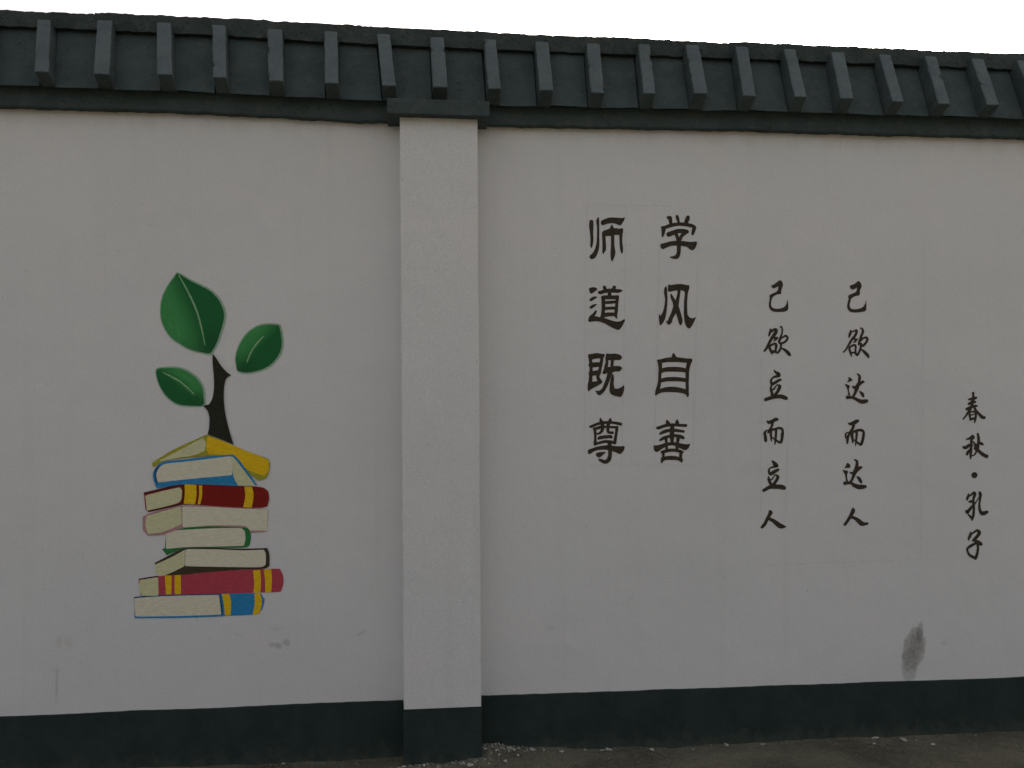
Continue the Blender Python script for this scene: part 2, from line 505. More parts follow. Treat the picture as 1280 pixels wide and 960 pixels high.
GL.append(("large brushed character 既", (725, 435, 13.71), [
 [(138,105),(200,100),(290,82),(370,100),(425,100),(425,140),(390,180),(280,178),(205,200),(160,220),(140,160)],
 [(168,140,54),(185,250,50),(190,350,50),(184,480,56),(180,560,60),(165,650,66),(148,735,20)],
 [(378,150,52),(365,250,50),(345,350,50),(325,430,60),(305,490,50),(330,550,60),(365,580,40)],
 [(180,292,84),(280,285,80),(360,280,70)], [(180,440,76),(280,425,78),(340,405,60)],
 [(150,610),(205,575),(290,570),(340,535),(385,570),(380,600),(300,650),(200,700),(150,742),(125,700)],
 [(445,110),(460,88),(500,102),(600,92),(680,110),(720,145),(715,185),(680,210),(620,205),(560,215),(470,205),(440,170)],
 [(460,160,50),(462,250,46),(445,330,60)], [(555,190,46),(548,320,50)],
 [(385,440),(390,400),(430,320),(500,325),(560,310),(650,305),(710,320),(725,350),(680,405),(600,400),(540,425),(470,420),(420,452)],
 [(515,410,80),(490,500,66),(455,600,66),(410,700,60),(360,760,56),(335,790,40)],
 [(260,728),(330,735),(380,690),(400,760),(330,812),(300,795)],
 [(562,455,22),(555,520,50),(545,620,62),(550,710,90)],
 [(506,680),(580,690),(650,700),(720,665),(757,630),(760,700),(740,780),(705,838),(680,840),(600,820),(530,790),(508,750)]]))
GL.append(("large brushed character 尊", (725, 520, 13.71), [
 [(175,182,40),(210,175,46),(300,135,44),(420,112,46),(540,112,42),(640,125,46),(700,140,50)],
 [(348,34,12),(358,80,48),(382,130,60),(385,220,54),(365,270,44),(330,298,36),(285,308,24)],
 [(520,55,40),(512,95,56),(484,150,54),(478,220,48),(482,268,46),(515,285,40),(562,285,44)],
 [(235,222,40),(290,210,46),(360,190,48),(440,185,36),(560,190,36),(640,195,46)],
 [(318,385,46),(350,370,56),(430,358,54),(520,352,50),(535,368,44)],
 [(250,225,50),(262,300,40),(262,400,40),(260,475,56),(248,500,22)], [(633,205,50),(620,300,44),(605,400,48),(595,465,50)],
 [(265,478,40),(350,455,42),(430,437,46),(520,442,50),(600,462,42)], [(510,450,60),(505,510,70)],
 [(135,580),(200,555),(300,520),(400,505),(500,500),(600,515),(700,520),(768,512),(760,580),(720,630),(680,655),(620,625),(540,595),(440,575),(320,580),(250,600),(190,640),(145,660),(135,620)],
 [(270,640),(320,620),(400,612),(450,622),(400,660),(350,705),(315,715),(275,680)],
 [(515,560,62),(515,660,62),(500,730,66),(465,775,66),(420,785,60),(360,760,50),(325,745,26)]]))
GL.append(("large brushed character 学", (815, 260, 12.8), [
 [(250,150,36),(285,160,66),(295,200,52),(305,260,46)], [(398,125,36),(408,160,50),(425,220,34),(428,265,40)], [(578,140,50),(565,180,68),(538,245,50)],
 [(155,310,30),(200,312,46),(300,278,56),(420,258,50),(540,263,56),(640,285,54),(685,302,40)],
 [(185,315,70),(182,380,54),(172,440,32),(168,462,12)], [(680,310,58),(662,370,52),(648,425,30)],
 [(262,425,76),(320,402,70),(420,368,64),(520,372,66),(568,380,54)], [(385,410,50),(405,470,50),(425,530,60)], [(530,395,64),(480,440,50),(445,500,60)],
 [(140,570),(180,565),(300,530),(420,520),(520,530),(620,545),(725,530),(715,600),(680,660),(650,678),(610,665),(560,620),(480,605),(400,598),(300,605),(220,640),(170,662),(140,635),(132,600)],
 [(432,550,60),(430,640,60),(425,720,58),(400,775,66),(350,790,44),(290,785,10)]]))
GL.append(("large brushed character 风", (815, 350, 13.71), [
 [(240,115,18),(235,160,48),(235,230,50),(245,330,40),(235,450,46),(215,560,60),(185,640,86),(160,710,72),(148,765,26)], [(128,590,10),(140,650,40),(150,700,50)],
 [(275,95),(290,65),(310,90),(380,75),(470,65),(560,75),(600,90),(630,80),(645,120),(630,180),(600,235),(565,220),(545,185),(490,175),(430,178),(370,185),(300,205),(272,190)],
 [(600,150,70),(590,220,50),(578,350,50),(575,480,52),(578,590,62)],
 [(550,560),(605,585),(640,640),(700,660),(752,630),(740,680),(700,760),(660,820),(635,832),(600,815),(565,750),(550,650)],
 [(465,170,50),(455,260,48),(435,350,62),(405,470,86),(370,560,72),(330,640,64),(305,710,70),(285,750,40)], [(250,710,20),(290,735,56)],
 [(328,245,20),(345,300,46),(385,380,60),(410,450,86),(450,560,78),(480,660,74),(490,730,60),(490,765,26)]]))
GL.append(("large brushed character 自", (815, 435, 13.71), [
 [(358,80),(385,95),(420,150),(420,200),(320,200),(340,140)],
 [(105,218,44),(150,225,62),(250,205,72),(350,200,80),(450,200,78),(580,215,72),(670,210,56)],
 [(130,230,68),(142,330,60),(135,450,50),(130,560,50),(115,660,60),(85,750,56),(66,808,22)],
 [(650,215,76),(622,300,66),(606,400,60),(604,500,56),(603,600,50),(605,700,50),(612,826,30)],
 [(160,392,66),(250,367,74),(400,364,80),(520,372,72),(600,392,60)], [(150,562,60),(250,537,68),(400,533,70),(520,542,64),(600,555,60)],
 [(90,760,66),(150,732,66),(250,712,80),(370,710,90),(500,727,80),(580,755,74),(615,795,44)]]))
GL.append(("large brushed character 善", (815, 520, 13.71), [
 [(90,205,46),(125,200,50),(230,165,50),(350,152,46),(450,157,46),(520,160,46),(585,162,46)],
 [(258,80,32),(268,115,64),(290,150,60)], [(430,58,12),(430,95,50),(430,135,76)],
 [(138,305,34),(200,272,54),(300,246,50),(420,247,50),(545,265,38)], [(140,415,34),(200,377,50),(300,348,48),(400,337,50),(500,357,58),(540,378,44)],
 [(350,150,66),(345,250,70),(342,340,76),(345,440,50)], [(240,370,46),(245,440,46)], [(450,370,56),(440,440,50)],
 [(28,500),(60,505),(150,490),(220,460),(320,445),(420,450),(520,475),(600,485),(655,475),(640,530),(600,575),(565,590),(520,570),(450,540),(400,510),(340,500),(280,510),(220,535),(160,570),(100,615),(70,620),(35,590),(28,540)],
 [(250,520,40),(255,595,44)], [(428,520,44),(430,595,50)],
 [(165,618,38),(200,610,50),(300,587,50),(400,587,50),(480,605,50),(525,620,40)], [(190,625,50),(196,680,40),(185,730,50),(167,790,32)], [(498,620,50),(490,700,48),(500,750,50),(508,785,30)],
 [(170,750,50),(240,722,60),(340,717,66),(440,727,58),(510,765,48)]]))
GL.append(("topmost small character 己 in the column ending 立人", (945, 340, 16.0), [[(300,265),(340,260),(400,215),(470,165),(500,165),(530,205),(545,260),(520,320),(500,390),(512,425),(490,445),(430,445),(370,475),(330,505),(310,560),(300,640),(315,700),(350,725),(430,738),(520,722),(580,690),(610,640),(620,590),(635,550),(642,620),(650,680),(640,765),(580,795),(500,800),(350,798),(290,760),(258,700),(255,640),(270,560),(275,510),(265,480),(280,455),(330,430),(400,400),(435,370),(450,290),(430,290),(350,335),(320,310)]]))
GL.append(("topmost small character 己 in the column ending 达人", (1045, 340, 16.0), [[(270,275),(300,265),(380,235),(440,175),(480,190),(515,260),(510,310),(485,350),(475,400),(482,445),(460,470),(400,478),(340,505),(300,540),(285,600),(270,660),(285,720),(340,745),(430,742),(520,715),(560,680),(590,620),(602,550),(610,640),(608,760),(580,790),(500,800),(380,815),(280,800),(235,750),(220,690),(235,600),(255,540),(240,490),(255,460),(330,430),(400,400),(415,360),(425,305),(370,345),(330,355),(290,330)]]))
GL.append(("small character 欲 in the column ending 立人", (945, 400, 17.45), [
 [(312,200,36),(320,240,52),(300,290,50),(280,350,28)], [(330,250,50),(400,205,50),(440,215,60),(430,270,76),(385,340,70),(330,420,60),(280,520,56),(240,600,54),(205,650,46),(178,682,32)],
 [(400,380,56),(430,400,56),(470,385,40)], [(440,420,46),(380,462,14)], [(290,580,36),(340,545,44),(410,515,46),(440,550,56),(430,640,46),(425,690,40)],
 [(295,600,46),(318,660,56),(352,745,26)], [(330,675,44),(380,690,60),(440,690,44)],
 [(530,162,20),(545,138,24),(570,180,28),(572,260,32),(553,330,36),(525,410,50),(505,470,50),(525,508,40),(590,500,42),(650,462,46),(688,405,44),(678,362,46),(640,345,42),(590,372,34),(540,400,40)],
 [(550,500,44),(540,600,40),(510,670,48),(470,715,42),(445,700,34)], [(560,620,30),(620,645,50),(690,705,70),(730,752,66),(762,775,18)]]))
GL.append(("small character 欲 in the column ending 达人", (1045, 400, 17.45), [
 [(320,222,24),(320,265,50),(300,320,54),(285,380,26)], [(350,255,30),(400,240,30),(445,225,46),(448,270,50),(410,350,54),(350,420,50),(300,505,46),(250,590,38),(210,655,32),(162,700,30)],
 [(400,420,44),(440,427,56),(468,418,26)], [(430,465,40),(372,490,12)], [(290,605,38),(350,562,42),(410,545,42),(432,590,40),(425,650,38),(428,715,46)],
 [(290,625,46),(315,710,44),(340,792,22)], [(320,715,40),(400,715,36),(460,762,44)],
 [(530,192,18),(550,172,22),(582,205,40),(585,270,50),(555,340,48),(530,420,54),(505,500,50),(490,542,24)], [(540,440,56),(600,392,36),(665,385,50),(686,430,46),(650,500,48),(590,560,50),(550,560,36)],
 [(545,520,56),(540,600,46),(510,690,42),(465,768,42),(452,742,30)], [(560,645,30),(620,695,58),(690,770,64),(713,820,28)]]))
GL.append(("upper small character 立 in the column ending 立人", (945, 455, 17.45), [
 [(395,135,22),(430,180,50),(480,210,76),(500,250,70),(440,270,56),(380,290,38),(332,345,38),(332,400,56),(355,440,56),(420,405,60),(500,355,56),(545,340,42)],
 [(340,465,36),(322,540,48),(345,620,56),(355,680,60)], [(350,565,26),(390,545,38),(430,490,24),(470,450,24)], [(485,460,36),(520,485,66),(500,550,66),(460,620,60),(410,680,60)],
 [(205,778,70),(280,752,74),(400,717,80),(540,707,84),(620,730,88),(668,752,66)]]))
GL.append(("lower small character 立 in the column ending 立人", (945, 570, 19.2), [
 [(392,118,36),(430,160,76),(470,210,104),(510,240,56),(440,258,46),(370,275,34),(312,320,34),(312,380,50),(350,430,76),(430,385,80),(500,345,70),(545,322,46)],
 [(300,495,30),(310,570,68),(345,650,66),(360,700,60)], [(345,575,30),(390,550,30),(430,490,22),(450,450,30)], [(475,455,38),(525,495,68),(500,570,68),(440,660,70),(390,720,70)],
 [(180,828,70),(230,800,78),(330,748,80),(450,737,96),(560,737,106),(640,752,108),(685,772,84)]]))
for lab, ox in (("small character 而 in the column ending 立人", 0),):
    GL.append((lab, (945, 515, 17.45), [
 [(242,195,28),(280,225,66),(350,202,68),(430,163,74),(470,162,56)], [(360,230,54),(345,310,48),(300,390,48),(265,450,40)],
 [(270,398,22),(220,412,34),(192,460,56),(205,540,64),(212,620,62),(216,645,36)],
 [(280,440,36),(330,395,46),(420,372,48),(500,348,48),(560,368,56),(583,410,48),(575,500,64),(565,590,58),(542,655,58),(500,655,46),(450,620,38),(400,590,28),(350,542,22)],
 [(325,400,56),(325,500,48),(335,600,34),(335,636,18)], [(440,380,48),(435,500,48),(425,600,46),(414,705,20)]]))
GL.append(("small character 而 in the column ending 达人", (1045, 515, 17.45), [
 [(268,238,18),(310,260,56),(380,240,76),(450,202,76),(485,192,54)], [(385,262,66),(370,350,56),(330,410,56),(290,480,48),(255,560,58),(250,640,48),(248,690,26)],
 [(300,440,22),(240,452,28),(208,500,36),(225,570,36)], [(350,435,76),(350,520,58),(365,620,42),(365,675,22)],
 [(400,425,56),(480,398,52),(560,398,56),(603,440,48),(600,520,56),(580,620,58),(545,705,58),(500,690,46),(440,640,36),(390,607,20)], [(450,420,56),(450,520,48),(435,640,38),(430,740,14)]]))
GL.append(("lowest small character 人 in the column ending 立人", (945, 630, 23.27), [
 [(405,205,70),(420,250,124),(390,320,92),(330,430,90),(270,560,90),(210,640,88),(165,685,66)], [(390,430,86),(500,485,100),(600,560,126),(690,630,140),(780,655,110),(880,662,14)]]))
GL.append(("lowest small character 人 in the column ending 达人", (1045, 625, 21.33), [
 [(455,232,66),(455,285,108),(420,370,88),(350,490,80),(280,600,72),(235,655,74)], [(400,450,76),(500,483,78),(600,552,108),(680,625,120),(770,637,80),(845,625,56)]]))
GL.append(("upper small character 达 in the column ending 达人", (1045, 460, 17.45), [
 [(265,195),(320,210),(345,240),(370,268),(310,295),(250,315),(242,290),(275,265)], [(200,340),(290,375),(305,400),(280,460),(290,520),(320,600),(270,600),(262,520),(240,430),(195,370)],
 [(462,128,20),(510,168,48),(515,230,58),(500,310,48),(475,380,76),(450,460,76),(420,540,58),(380,610,50)], [(365,400,34),(400,428,56),(450,402,58),(520,352,54),(580,300,58),(612,310,30)],
 [(500,490),(560,515),(605,545),(620,590),(620,640),(590,645),(550,600),(515,530)], [(245,640,76),(320,640,58),(400,657,60),(480,700,70),(560,732,90),(640,724,84),(680,714,62)]]))
GL.append(("lower small character 达 in the column ending 达人", (1045, 570, 19.2), [
 [(265,155),(320,185),(350,225),(335,290),(270,280),(215,300),(210,275),(235,240)], [(160,320),(200,340),(280,350),(295,390),(265,430),(270,540),(300,620),(240,620),(235,540),(215,430),(180,390)],
 [(435,84,20),(500,122,58),(505,200,68),(490,290,86),(460,380,86),(420,480,68),(390,560,58),(350,620,58)], [(338,388,30),(390,412,48),(450,382,86),(520,312,96),(590,277,68),(620,275,44)],
 [(505,498,32),(550,532,68),(590,600,68),(610,650,32)], [(210,655,84),(280,645,68),(370,652,60),(440,702,86),(540,740,108),(640,740,98),(712,732,66)]]))
GL.append(("small character 春 at the top of the rightmost column", (1190, 480, 17.45), [
 [(460,192,56),(465,250,46),(460,330,60),(440,400,66),(430,480,56),(390,560,56),(340,640,46),(290,710,34),(240,768,28)],
 [(365,335,36),(440,325,56),(520,302,56),(548,300,18)], [(362,435,46),(430,410,66),(508,387,48)], [(318,548,54),(370,530,66),(440,492,56),(520,477,48),(558,480,20)],
 [(490,515,46),(530,590,56),(600,662,56),(660,720,72),(712,735,58)], [(380,620,46),(390,700,46),(408,795,28)], [(510,600,56),(520,690,46),(505,780,46),(492,845,20)],
 [(390,612,34),(500,597,34)], [(400,682,26),(470,664,22)], [(400,760,44),(510,752,44)]]))
GL.append(("small character 秋 above the dot in the rightmost column", (1190, 535, 13.71), [
 [(242,195,14),(310,172,38),(355,125,28)], [(358,130,30),(366,165,46),(330,190,36)], [(335,190,46),(330,280,38),(325,380,46),(320,480,34),(320,536,12)],
 [(198,330,44),(240,335,56),(300,292,46),(358,300,18)], [(310,372,36),(270,420,46),(256,458,36)], [(330,478,18),(380,463,22),(412,418,28)],
 [(440,95,28),(455,160,42),(455,250,46),(430,330,76),(430,390,56)], [(470,247,38),(510,270,46),(538,285,18)], [(360,232,18),(400,290,36),(392,355,36)], [(440,372,46),(500,430,56),(560,470,56),(600,485,60)]]))
GL.append(("round dot between 秋 and 孔 in the rightmost column", (1190, 535, 13.71), [[(385 + 53 * math.cos(a * math.pi / 8), 808 + 53 * math.sin(a * math.pi / 8)) for a in range(16)]]))
GL.append(("small character 孔 under the dot in the rightmost column", (1190, 605, 19.2), [
 [(395,225,18),(390,290,56),(368,345,56),(365,380,42)], [(420,290,36),(480,242,46),(530,205,56),(550,250,66),(520,340,56),(512,420,56),(520,500,56),(525,600,54),(515,740,58),(490,825,56),(480,880,20)],
 [(405,425,30),(450,420,66),(500,420,50)], [(352,645,66),(370,675,76),(430,602,66),(500,522,56)], [(385,722,30),(430,770,46),(480,820,56)],
 [(540,480,46),(590,410,22),(640,330,22)], [(665,195,46),(680,250,76),(675,340,56),(662,450,44),(660,560,54),(680,650,66),(730,705,96),(800,690,86),(845,668,70)]]))
GL.append(("small character 子 lowest in the rightmost column", (1190, 655, 19.2), [
 [(450,195,28),(440,270,66),(405,340,56),(400,385,30)], [(470,245,36),(550,182,46),(610,155,58),(655,210,86),(610,290,68),(540,370,76),(500,408,40)],
 [(540,395,56),(620,430,78),(690,478,88),(712,480,56)], [(560,465,56),(460,520,66),(380,582,56),(370,640,46),(420,740,56),(500,790,66),(570,828,56)], [(600,440,56),(625,560,54),(610,690,56),(580,790,66),(565,845,40)]]))
for lab, fr, shapes in GL:
    glyph(fr, shapes, lab, bay_r)

def guide(pts, w=0.0011, parent=None):
    bm = bmesh.new()
    P = [W(x, y, -0.0006) for x, y in pts]
    Q = []
    for a, b in zip(P, P[1:]):
        n = max(1, int((b - a).length / .05))
        Q += [a.lerp(b, i / n) for i in range(n)]
    Q.append(P[-1])
    d = (P[-1] - P[0]).normalized(); nn = Vector((-d.z, 0, d.x))
    prev = None
    for q in Q:
        ww = w * (.5 + .5 * abs(wob(q.x + q.z, 9, 4.0)) + .2)
        cur = (bm.verts.new(q + nn * ww), bm.verts.new(q - nn * ww))
        if prev: bm.faces.new((prev[0], cur[0], cur[1], prev[1]))
        prev = cur
    fix_facing(bm)
    mesh_obj("pencil_guide_line", bm, PAL["sketch"], parent)
for ln in ([(733, 256), (731, 420), (730, 600)], [(783, 256), (780, 420), (777, 590)], [(730, 256), (838, 257)], [(824, 300), (820, 500), (817, 560)], [(873, 300), (866, 580)],
           [(735, 581), (868, 582)], [(730, 414), (782, 415)], [(1155, 300), (1153, 500), (1151, 700)], [(960, 706), (1080, 702), (1178, 698)], [(985, 480), (983, 640)], [(952, 450), (951, 640)]):
    guide(ln, parent=bay_r)

# ---- mural: books (traced crop 150,530 x3.692) and seedling (crop 150,320 x4)
B = (150, 530, 3.692); S = (150, 320, 4.0)
def patch(name, pts, fr, mat, parent, Y, label=None, sm=True, stroke=False):
    bm = bmesh.new()
    if stroke: add_stroke(bm, pts, fr, Y)
    else: add_poly(bm, round_poly(pts, keep=.10) if sm else pts, fr, Y)
    fix_facing(bm)
    o = mesh_obj(name, bm, mat, parent)
    if label: o["label"] = label
    return o
def book(label, cover, cmat, kids, Y):
    b = patch("painted_book", cover, B, PAL[cmat], bay_l, Y, label)
    for i, (nm, mat, pts) in enumerate(kids):
        patch(nm, pts, B, PAL[mat], b, Y - .0002 - i * .00006, stroke=len(pts[0]) == 3)
    return b
# bottom book first
book("painted book with blue spine and two yellow bands, lowest of the stack", [(64,800),(120,792),(300,787),(460,783),(560,780),(650,782),(668,810),(660,850),(640,876),(600,882),(480,886),(300,893),(68,897),(66,888),(66,850)], "blue", [
 ("page_block", "page", [(66,804),(130,798),(300,792),(458,789),(467,800),(471,879),(300,886),(72,889),(66,850)]),
 ("cover_edge", "deepblue", [(460,786,6),(466,830,8),(472,884,6)]),
 ("cover_edge", "deepblue", [(66,801,5),(200,789,7),(462,784,6)]),
 ("cover_edge", "blue", [(70,893,6),(280,891,7),(480,884,6)]),
 ("spine_band", "yellow", [(470,785),(504,783),(514,820),(510,883),(484,885),(480,830)]),
 ("spine_band", "yellow", [(620,782),(646,781),(658,820),(645,874),(612,881),(622,830)])], -.0012)
book("painted rose book with paired yellow bands on its spine", [(86,716),(180,702),(300,690),(500,676),(700,668),(738,668),(754,700),(755,740),(742,775),(600,780),(400,784),(180,790),(92,790)], "rose", [
 ("page_block", "page2", [(92,720),(176,706),(178,792),(110,794),(90,780),(88,740)]),
 ("cover_edge", "dred", [(88,717,5),(130,710,6),(176,703,5)]),
 ("spine_band", "yellow", [(207,700),(238,698),(237,786),(212,787)]), ("spine_band", "yellow", [(252,697),(280,695),(282,785),(252,786)]),
 ("spine_band", "yellow", [(614,676),(646,672),(652,720),(648,779),(616,780),(620,730)]), ("spine_band", "yellow", [(664,671),(698,669),(702,720),(698,777),(670,778),(670,720)])], -.0016)
book("painted book with dark brown cover and cream pages", [(158,642),(200,620),(296,568),(420,570),(560,576),(680,572),(691,600),(690,655),(670,670),(560,672),(400,684),(240,700),(205,696)], "brown", [
 ("page_block", "page2", [(160,650),(240,614),(300,580),(298,656),(230,690),(190,702),(166,690)]),
 ("page_block", "page", [(302,577),(440,578),(560,584),(664,580),(674,600),(672,650),(655,662),(500,660),(380,658),(299,656)])], -.0020)
book("painted book with green cover edge and cream pages", [(195,486),(300,478),(450,470),(570,467),(598,485),(606,520),(598,560),(580,572),(420,570),(300,568),(215,606),(210,596),(193,578),(208,572),(213,500)], "green", [
 ("page_block", "page", [(208,494),(300,488),(450,480),(560,480),(576,495),(580,530),(572,562),(440,566),(300,568),(240,574),(212,576),(214,530)])], -.0024)
book("painted book with faded pink cover under the red one", [(104,430),(130,412),(280,374),(420,378),(686,392),(678,440),(674,496),(600,502),(598,480),(430,470),(290,478),(200,512),(130,516),(106,490)], "pink", [
 ("page_block", "page2", [(122,425),(180,408),(282,380),(285,462),(200,500),(130,508),(116,470)]),
 ("page_block", "page", [(287,380),(420,383),(560,391),(686,394),(678,430),(680,492),(600,492),(580,470),(440,466),(289,478)])], -.0028)
book("painted red book with three yellow bands on its spine", [(110,318),(200,296),(294,275),(420,280),(560,286),(660,290),(684,310),(690,345),(680,380),(650,388),(500,384),(300,368),(200,388),(135,406),(118,395)], "red", [
 ("page_block", "page2", [(116,330),(200,308),(276,292),(286,305),(284,350),(270,366),(180,388),(124,400)]),
 ("cover_edge", "dred", [(112,320,8),(200,300,9),(285,282,9),(295,320,9),(286,362,9)]),
 ("cover_edge", "dred", [(130,403,5),(200,388,6),(282,370,6)]),
 ("spine_band", "yellow", [(298,278),(352,280),(354,330),(346,371),(294,368),(300,320)]), ("spine_band", "yellow", [(364,283),(379,284),(380,330),(370,371),(358,370),(366,325)]),
 ("spine_band", "yellow", [(574,289),(610,290),(618,330),(608,386),(568,384),(580,335)])], -.0032)
book("painted yellow book topmost of the stack under the stem", [(146,180),(240,120),(340,75),(400,48),(470,75),(560,115),(640,145),(684,160),(693,185),(688,225),(672,252),(640,262),(590,225),(520,150),(380,148),(200,168),(154,200)], "olive", [
 ("page_block", "page2", [(180,170),(280,118),(380,64),(398,85),(390,125),(340,146),(260,156),(190,172)]),
 ("spine_panel", "yellow", [(404,56),(480,80),(560,116),(640,146),(686,166),(688,215),(664,240),(590,215),(540,165),(520,144),(412,140),(396,110)])], -.0036)
book("painted blue book with cream pages, second from the top", [(165,200),(200,172),(300,164),(400,150),(520,140),(545,158),(600,235),(634,282),(590,288),(420,280),(290,276),(170,298),(152,255),(153,220)], "blue", [
 ("page_block", "page", [(176,205),(205,182),(300,174),(400,162),(514,148),(520,200),(516,236),(400,246),(300,256),(176,270),(164,240)]),
 ("page_block", "page2", [(516,148),(534,165),(580,225),(626,286),(580,286),(545,284),(520,240)]),
 ("cover_edge", "deepblue", [(180,190,6),(163,225,8),(170,270,6)])], -.0042)

def leaf(label, pts, mat, vein, Y=-.0012):
    c = Vector((sum(p[0] for p in pts) / len(pts), sum(p[1] for p in pts) / len(pts)))
    lf = patch("painted_leaf", cat(pts, 4, True), S, mat, bay_l, Y - .0003, label, sm=False)
    big = []
    for p in cat(pts, 4, True):
        v = Vector(p) - c; v = v * (1 + 8.0 / v.length) + Vector((3, 0)); big.append(tuple(c + v))
    patch("leaf_edge", big, S, PAL["halo"], lf, Y, sm=False)
    patch("leaf_vein", vein, S, PAL["vein"], lf, Y - .0006, stroke=True)
leaf("largest painted leaf at the top of the seedling", [(290,88),(345,120),(400,148),(450,175),(490,215),(515,265),(520,310),(505,370),(485,430),(465,468),(447,487),(400,480),(350,466),(300,438),(250,400),(215,340),(204,280),(212,210),(240,150),(272,105)],
     leaf_material("leaf_green_large", (172 + 90, 440), (222, 342), 1), [(294,96,3),(330,160,7),(360,220,8),(385,280,8),(405,350,7),(425,445,3)])
leaf("painted leaf on the right of the stem", [(780,345),(740,343),(690,352),(640,385),(600,440),(580,500),(582,545),(592,575),(640,582),(700,570),(750,545),(790,500),(808,450),(806,400),(796,352)],
     leaf_material("leaf_green_right", (298, 464), (348, 408), 1), [(720,400,3),(690,430,7),(655,480,7),(635,530,4)])
leaf("smallest painted leaf on the left of the stem", [(184,568),(230,560),(290,562),(340,580),(385,615),(412,660),(417,700),(415,745),(350,748),(290,740),(240,708),(205,660),(186,610)],
     leaf_material("leaf_green_left", (254, 506), (197, 462), -1), [(215,582,3),(260,605,7),(310,635,7),(370,690,4)])
patch("painted_stem", [(462,488),(478,505),(505,550),(535,582),(556,596),(540,602),(527,618),(519,660),(518,720),(526,790),(545,870),(568,944),(500,914),(438,892),(446,860),(448,810),(440,775),(415,748),(445,742),(462,715),(471,660),(469,600),(463,540)], S, PAL["stem"], bay_l, -.0046, "painted dark stem rising from the yellow book")

# ------------------------------------------------------------------ pillar
pil = thing("pillar", "white square pillar standing proud between the two wall bays, dark base and grey cap", "pillar")
def pillar_box(z0, z1, grow, mat, name, amp):
    bm = bmesh.new()
    nz = max(2, int((z1 - z0) / .02)); rows = []
    for i in range(nz + 1):
        z = z0 + (z1 - z0) * i / nz; t = (z - q0.z) / (p0.z - q0.z)
        xa = q0.x + (p0.x - q0.x) * t - grow + amp * wob(z, 3, 1.0); xb = q1.x + (p1.x - q1.x) * t + grow + amp * wob(z, 3, 8.0)
        y = PY - grow; r = .006 + .003 * wob(z, 11, 5.0)
        xa += .0016 * wob(z, 28, 3.0); xb += .0016 * wob(z, 28, 6.0)
        rows.append([bm.verts.new(c) for c in ((xa, .02, z), (xa, y + r, z), (xa + r * .3, y + r * .3, z), (xa + r, y, z), (xb - r, y, z), (xb - r * .3, y + r * .3, z), (xb, y + r, z), (xb, .02, z))])
    for a, b in zip(rows, rows[1:]):
        for k in range(8):
            bm.faces.new((a[k], a[(k + 1) % 8], b[(k + 1) % 8], b[k]))
    bm.faces.new(rows[0][::-1]); bm.faces.new(rows[-1])
    bmesh.ops.recalc_face_normals(bm, faces=bm.faces[:])
    return mesh_obj(name, bm, mat, pil)
ZPB = W(552, 885, PY).z
pillar_box(ZPB - .01, W(548, 135, PY).z, 0.0, M_PILLAR, "shaft", .002)
pillar_box(-.2, ZPB, .003, M_BAND, "base_band", .002)
CY = PY - .045
c0, c1 = W(483.5, 125, CY), W(612, 146, CY)
bm = box_bm(c0.x, c1.x, CY, .05, W(550, 143.5, CY).z, W(550, 124.5, CY).z, cuts=.03, bevel=.004)
rough(bm, .0022, 14, 3)
mesh_obj("cap", bm, M_COPING, pil)

# ------------------------------------------------------------------ coping
cop = thing("wall_coping", "dark grey ribbed tile coping along the top of the white wall", "wall coping")
YB, YPB, YPT, YRG = -.036, -.085, .060, .030                       # band face, pan bottom, pan top, ridge face
T_BAND = ztab(Z_TOPS, -.006)
T_PAN = ztab([(20, 106.5), (250, 115), (460, 125), (640, 132), (920, 138), (1250, 147)], YPB)
T_RB = ztab([(20, 33), (250, 43), (460, 55), (640, 62.5), (920, 73), (1250, 86)], YRG)
T_RT = ztab([(0, 11), (30, 12.8), (250, 22), (460, 31.7), (640, 40.7), (920, 53), (1250, 65.3)], YRG)
strip("eave_band", XL, XR, YB, THICK - YB, lambda x: interp(T_BAND, x), lambda x: interp(T_PAN, x) + .012, M_COPING, cop, 3.0, step=.012, amp_b=.0045, amp_t=.001, bulge=.004)
# solid core under the tiles, both slopes
bm = bmesh.new(); rows = []
n = 120
for i in range(n + 1):
    x = XL + (XR - XL) * i / n; zp = interp(T_PAN, x); zr = interp(T_RB, x)
    rows.append([bm.verts.new(c) for c in ((x, YPB + .03, zp + .006), (x, YPT + .02, zr), (x, THICK - YPT - .02, zr), (x, THICK - YPB - .03, zp + .006))])
for a, b in zip(rows, rows[1:]):
    for k in range(4): bm.faces.new((a[k], a[(k + 1) % 4], b[(k + 1) % 4], b[k]))
bm.faces.new(rows[0][::-1]); bm.faces.new(rows[-1])
bmesh.ops.recalc_face_normals(bm, faces=bm.faces[:])
mesh_obj("coping_core", bm, M_COPING, cop)

tips = [(51, 90), (126, 93), (205, 93), (274, 97), (344, 101), (414, 104), (486, 107), (550, 109), (618, 111), (683, 113), (747, 116), (812, 117), (876, 117), (937, 120), (1001, 121), (1059, 123), (1123, 127), (1181, 130), (1242, 131)]
tops = [(54, 24), (130, 25), (204, 28), (273, 31), (343, 36), (413, 39), (479, 42), (546, 46), (612, 49), (677, 52), (741, 54), (805, 55), (865, 56), (927, 58), (987, 61), (1047, 65), (1106, 68), (1163, 70), (1222, 73)]
YTIP, YTOP = -.150, .000
ribs = [(W(*a, YTIP), W(*b, YTOP)) for a, b in zip(tips, tops)]
sp = (ribs[-1][0].x - ribs[0][0].x) / (len(ribs) - 1)
def shifted(r, dx): return (Vector((r[0].x + dx, r[0].y, r[0].z)), Vector((r[1].x + dx, r[1].y, r[1].z)))
k = 1
while ribs[0][0].x - sp > XL + .05: ribs.insert(0, shifted(ribs[0], -sp))
while ribs[-1][0].x + sp < XR - .05: ribs.append(shifted(ribs[-1], sp))

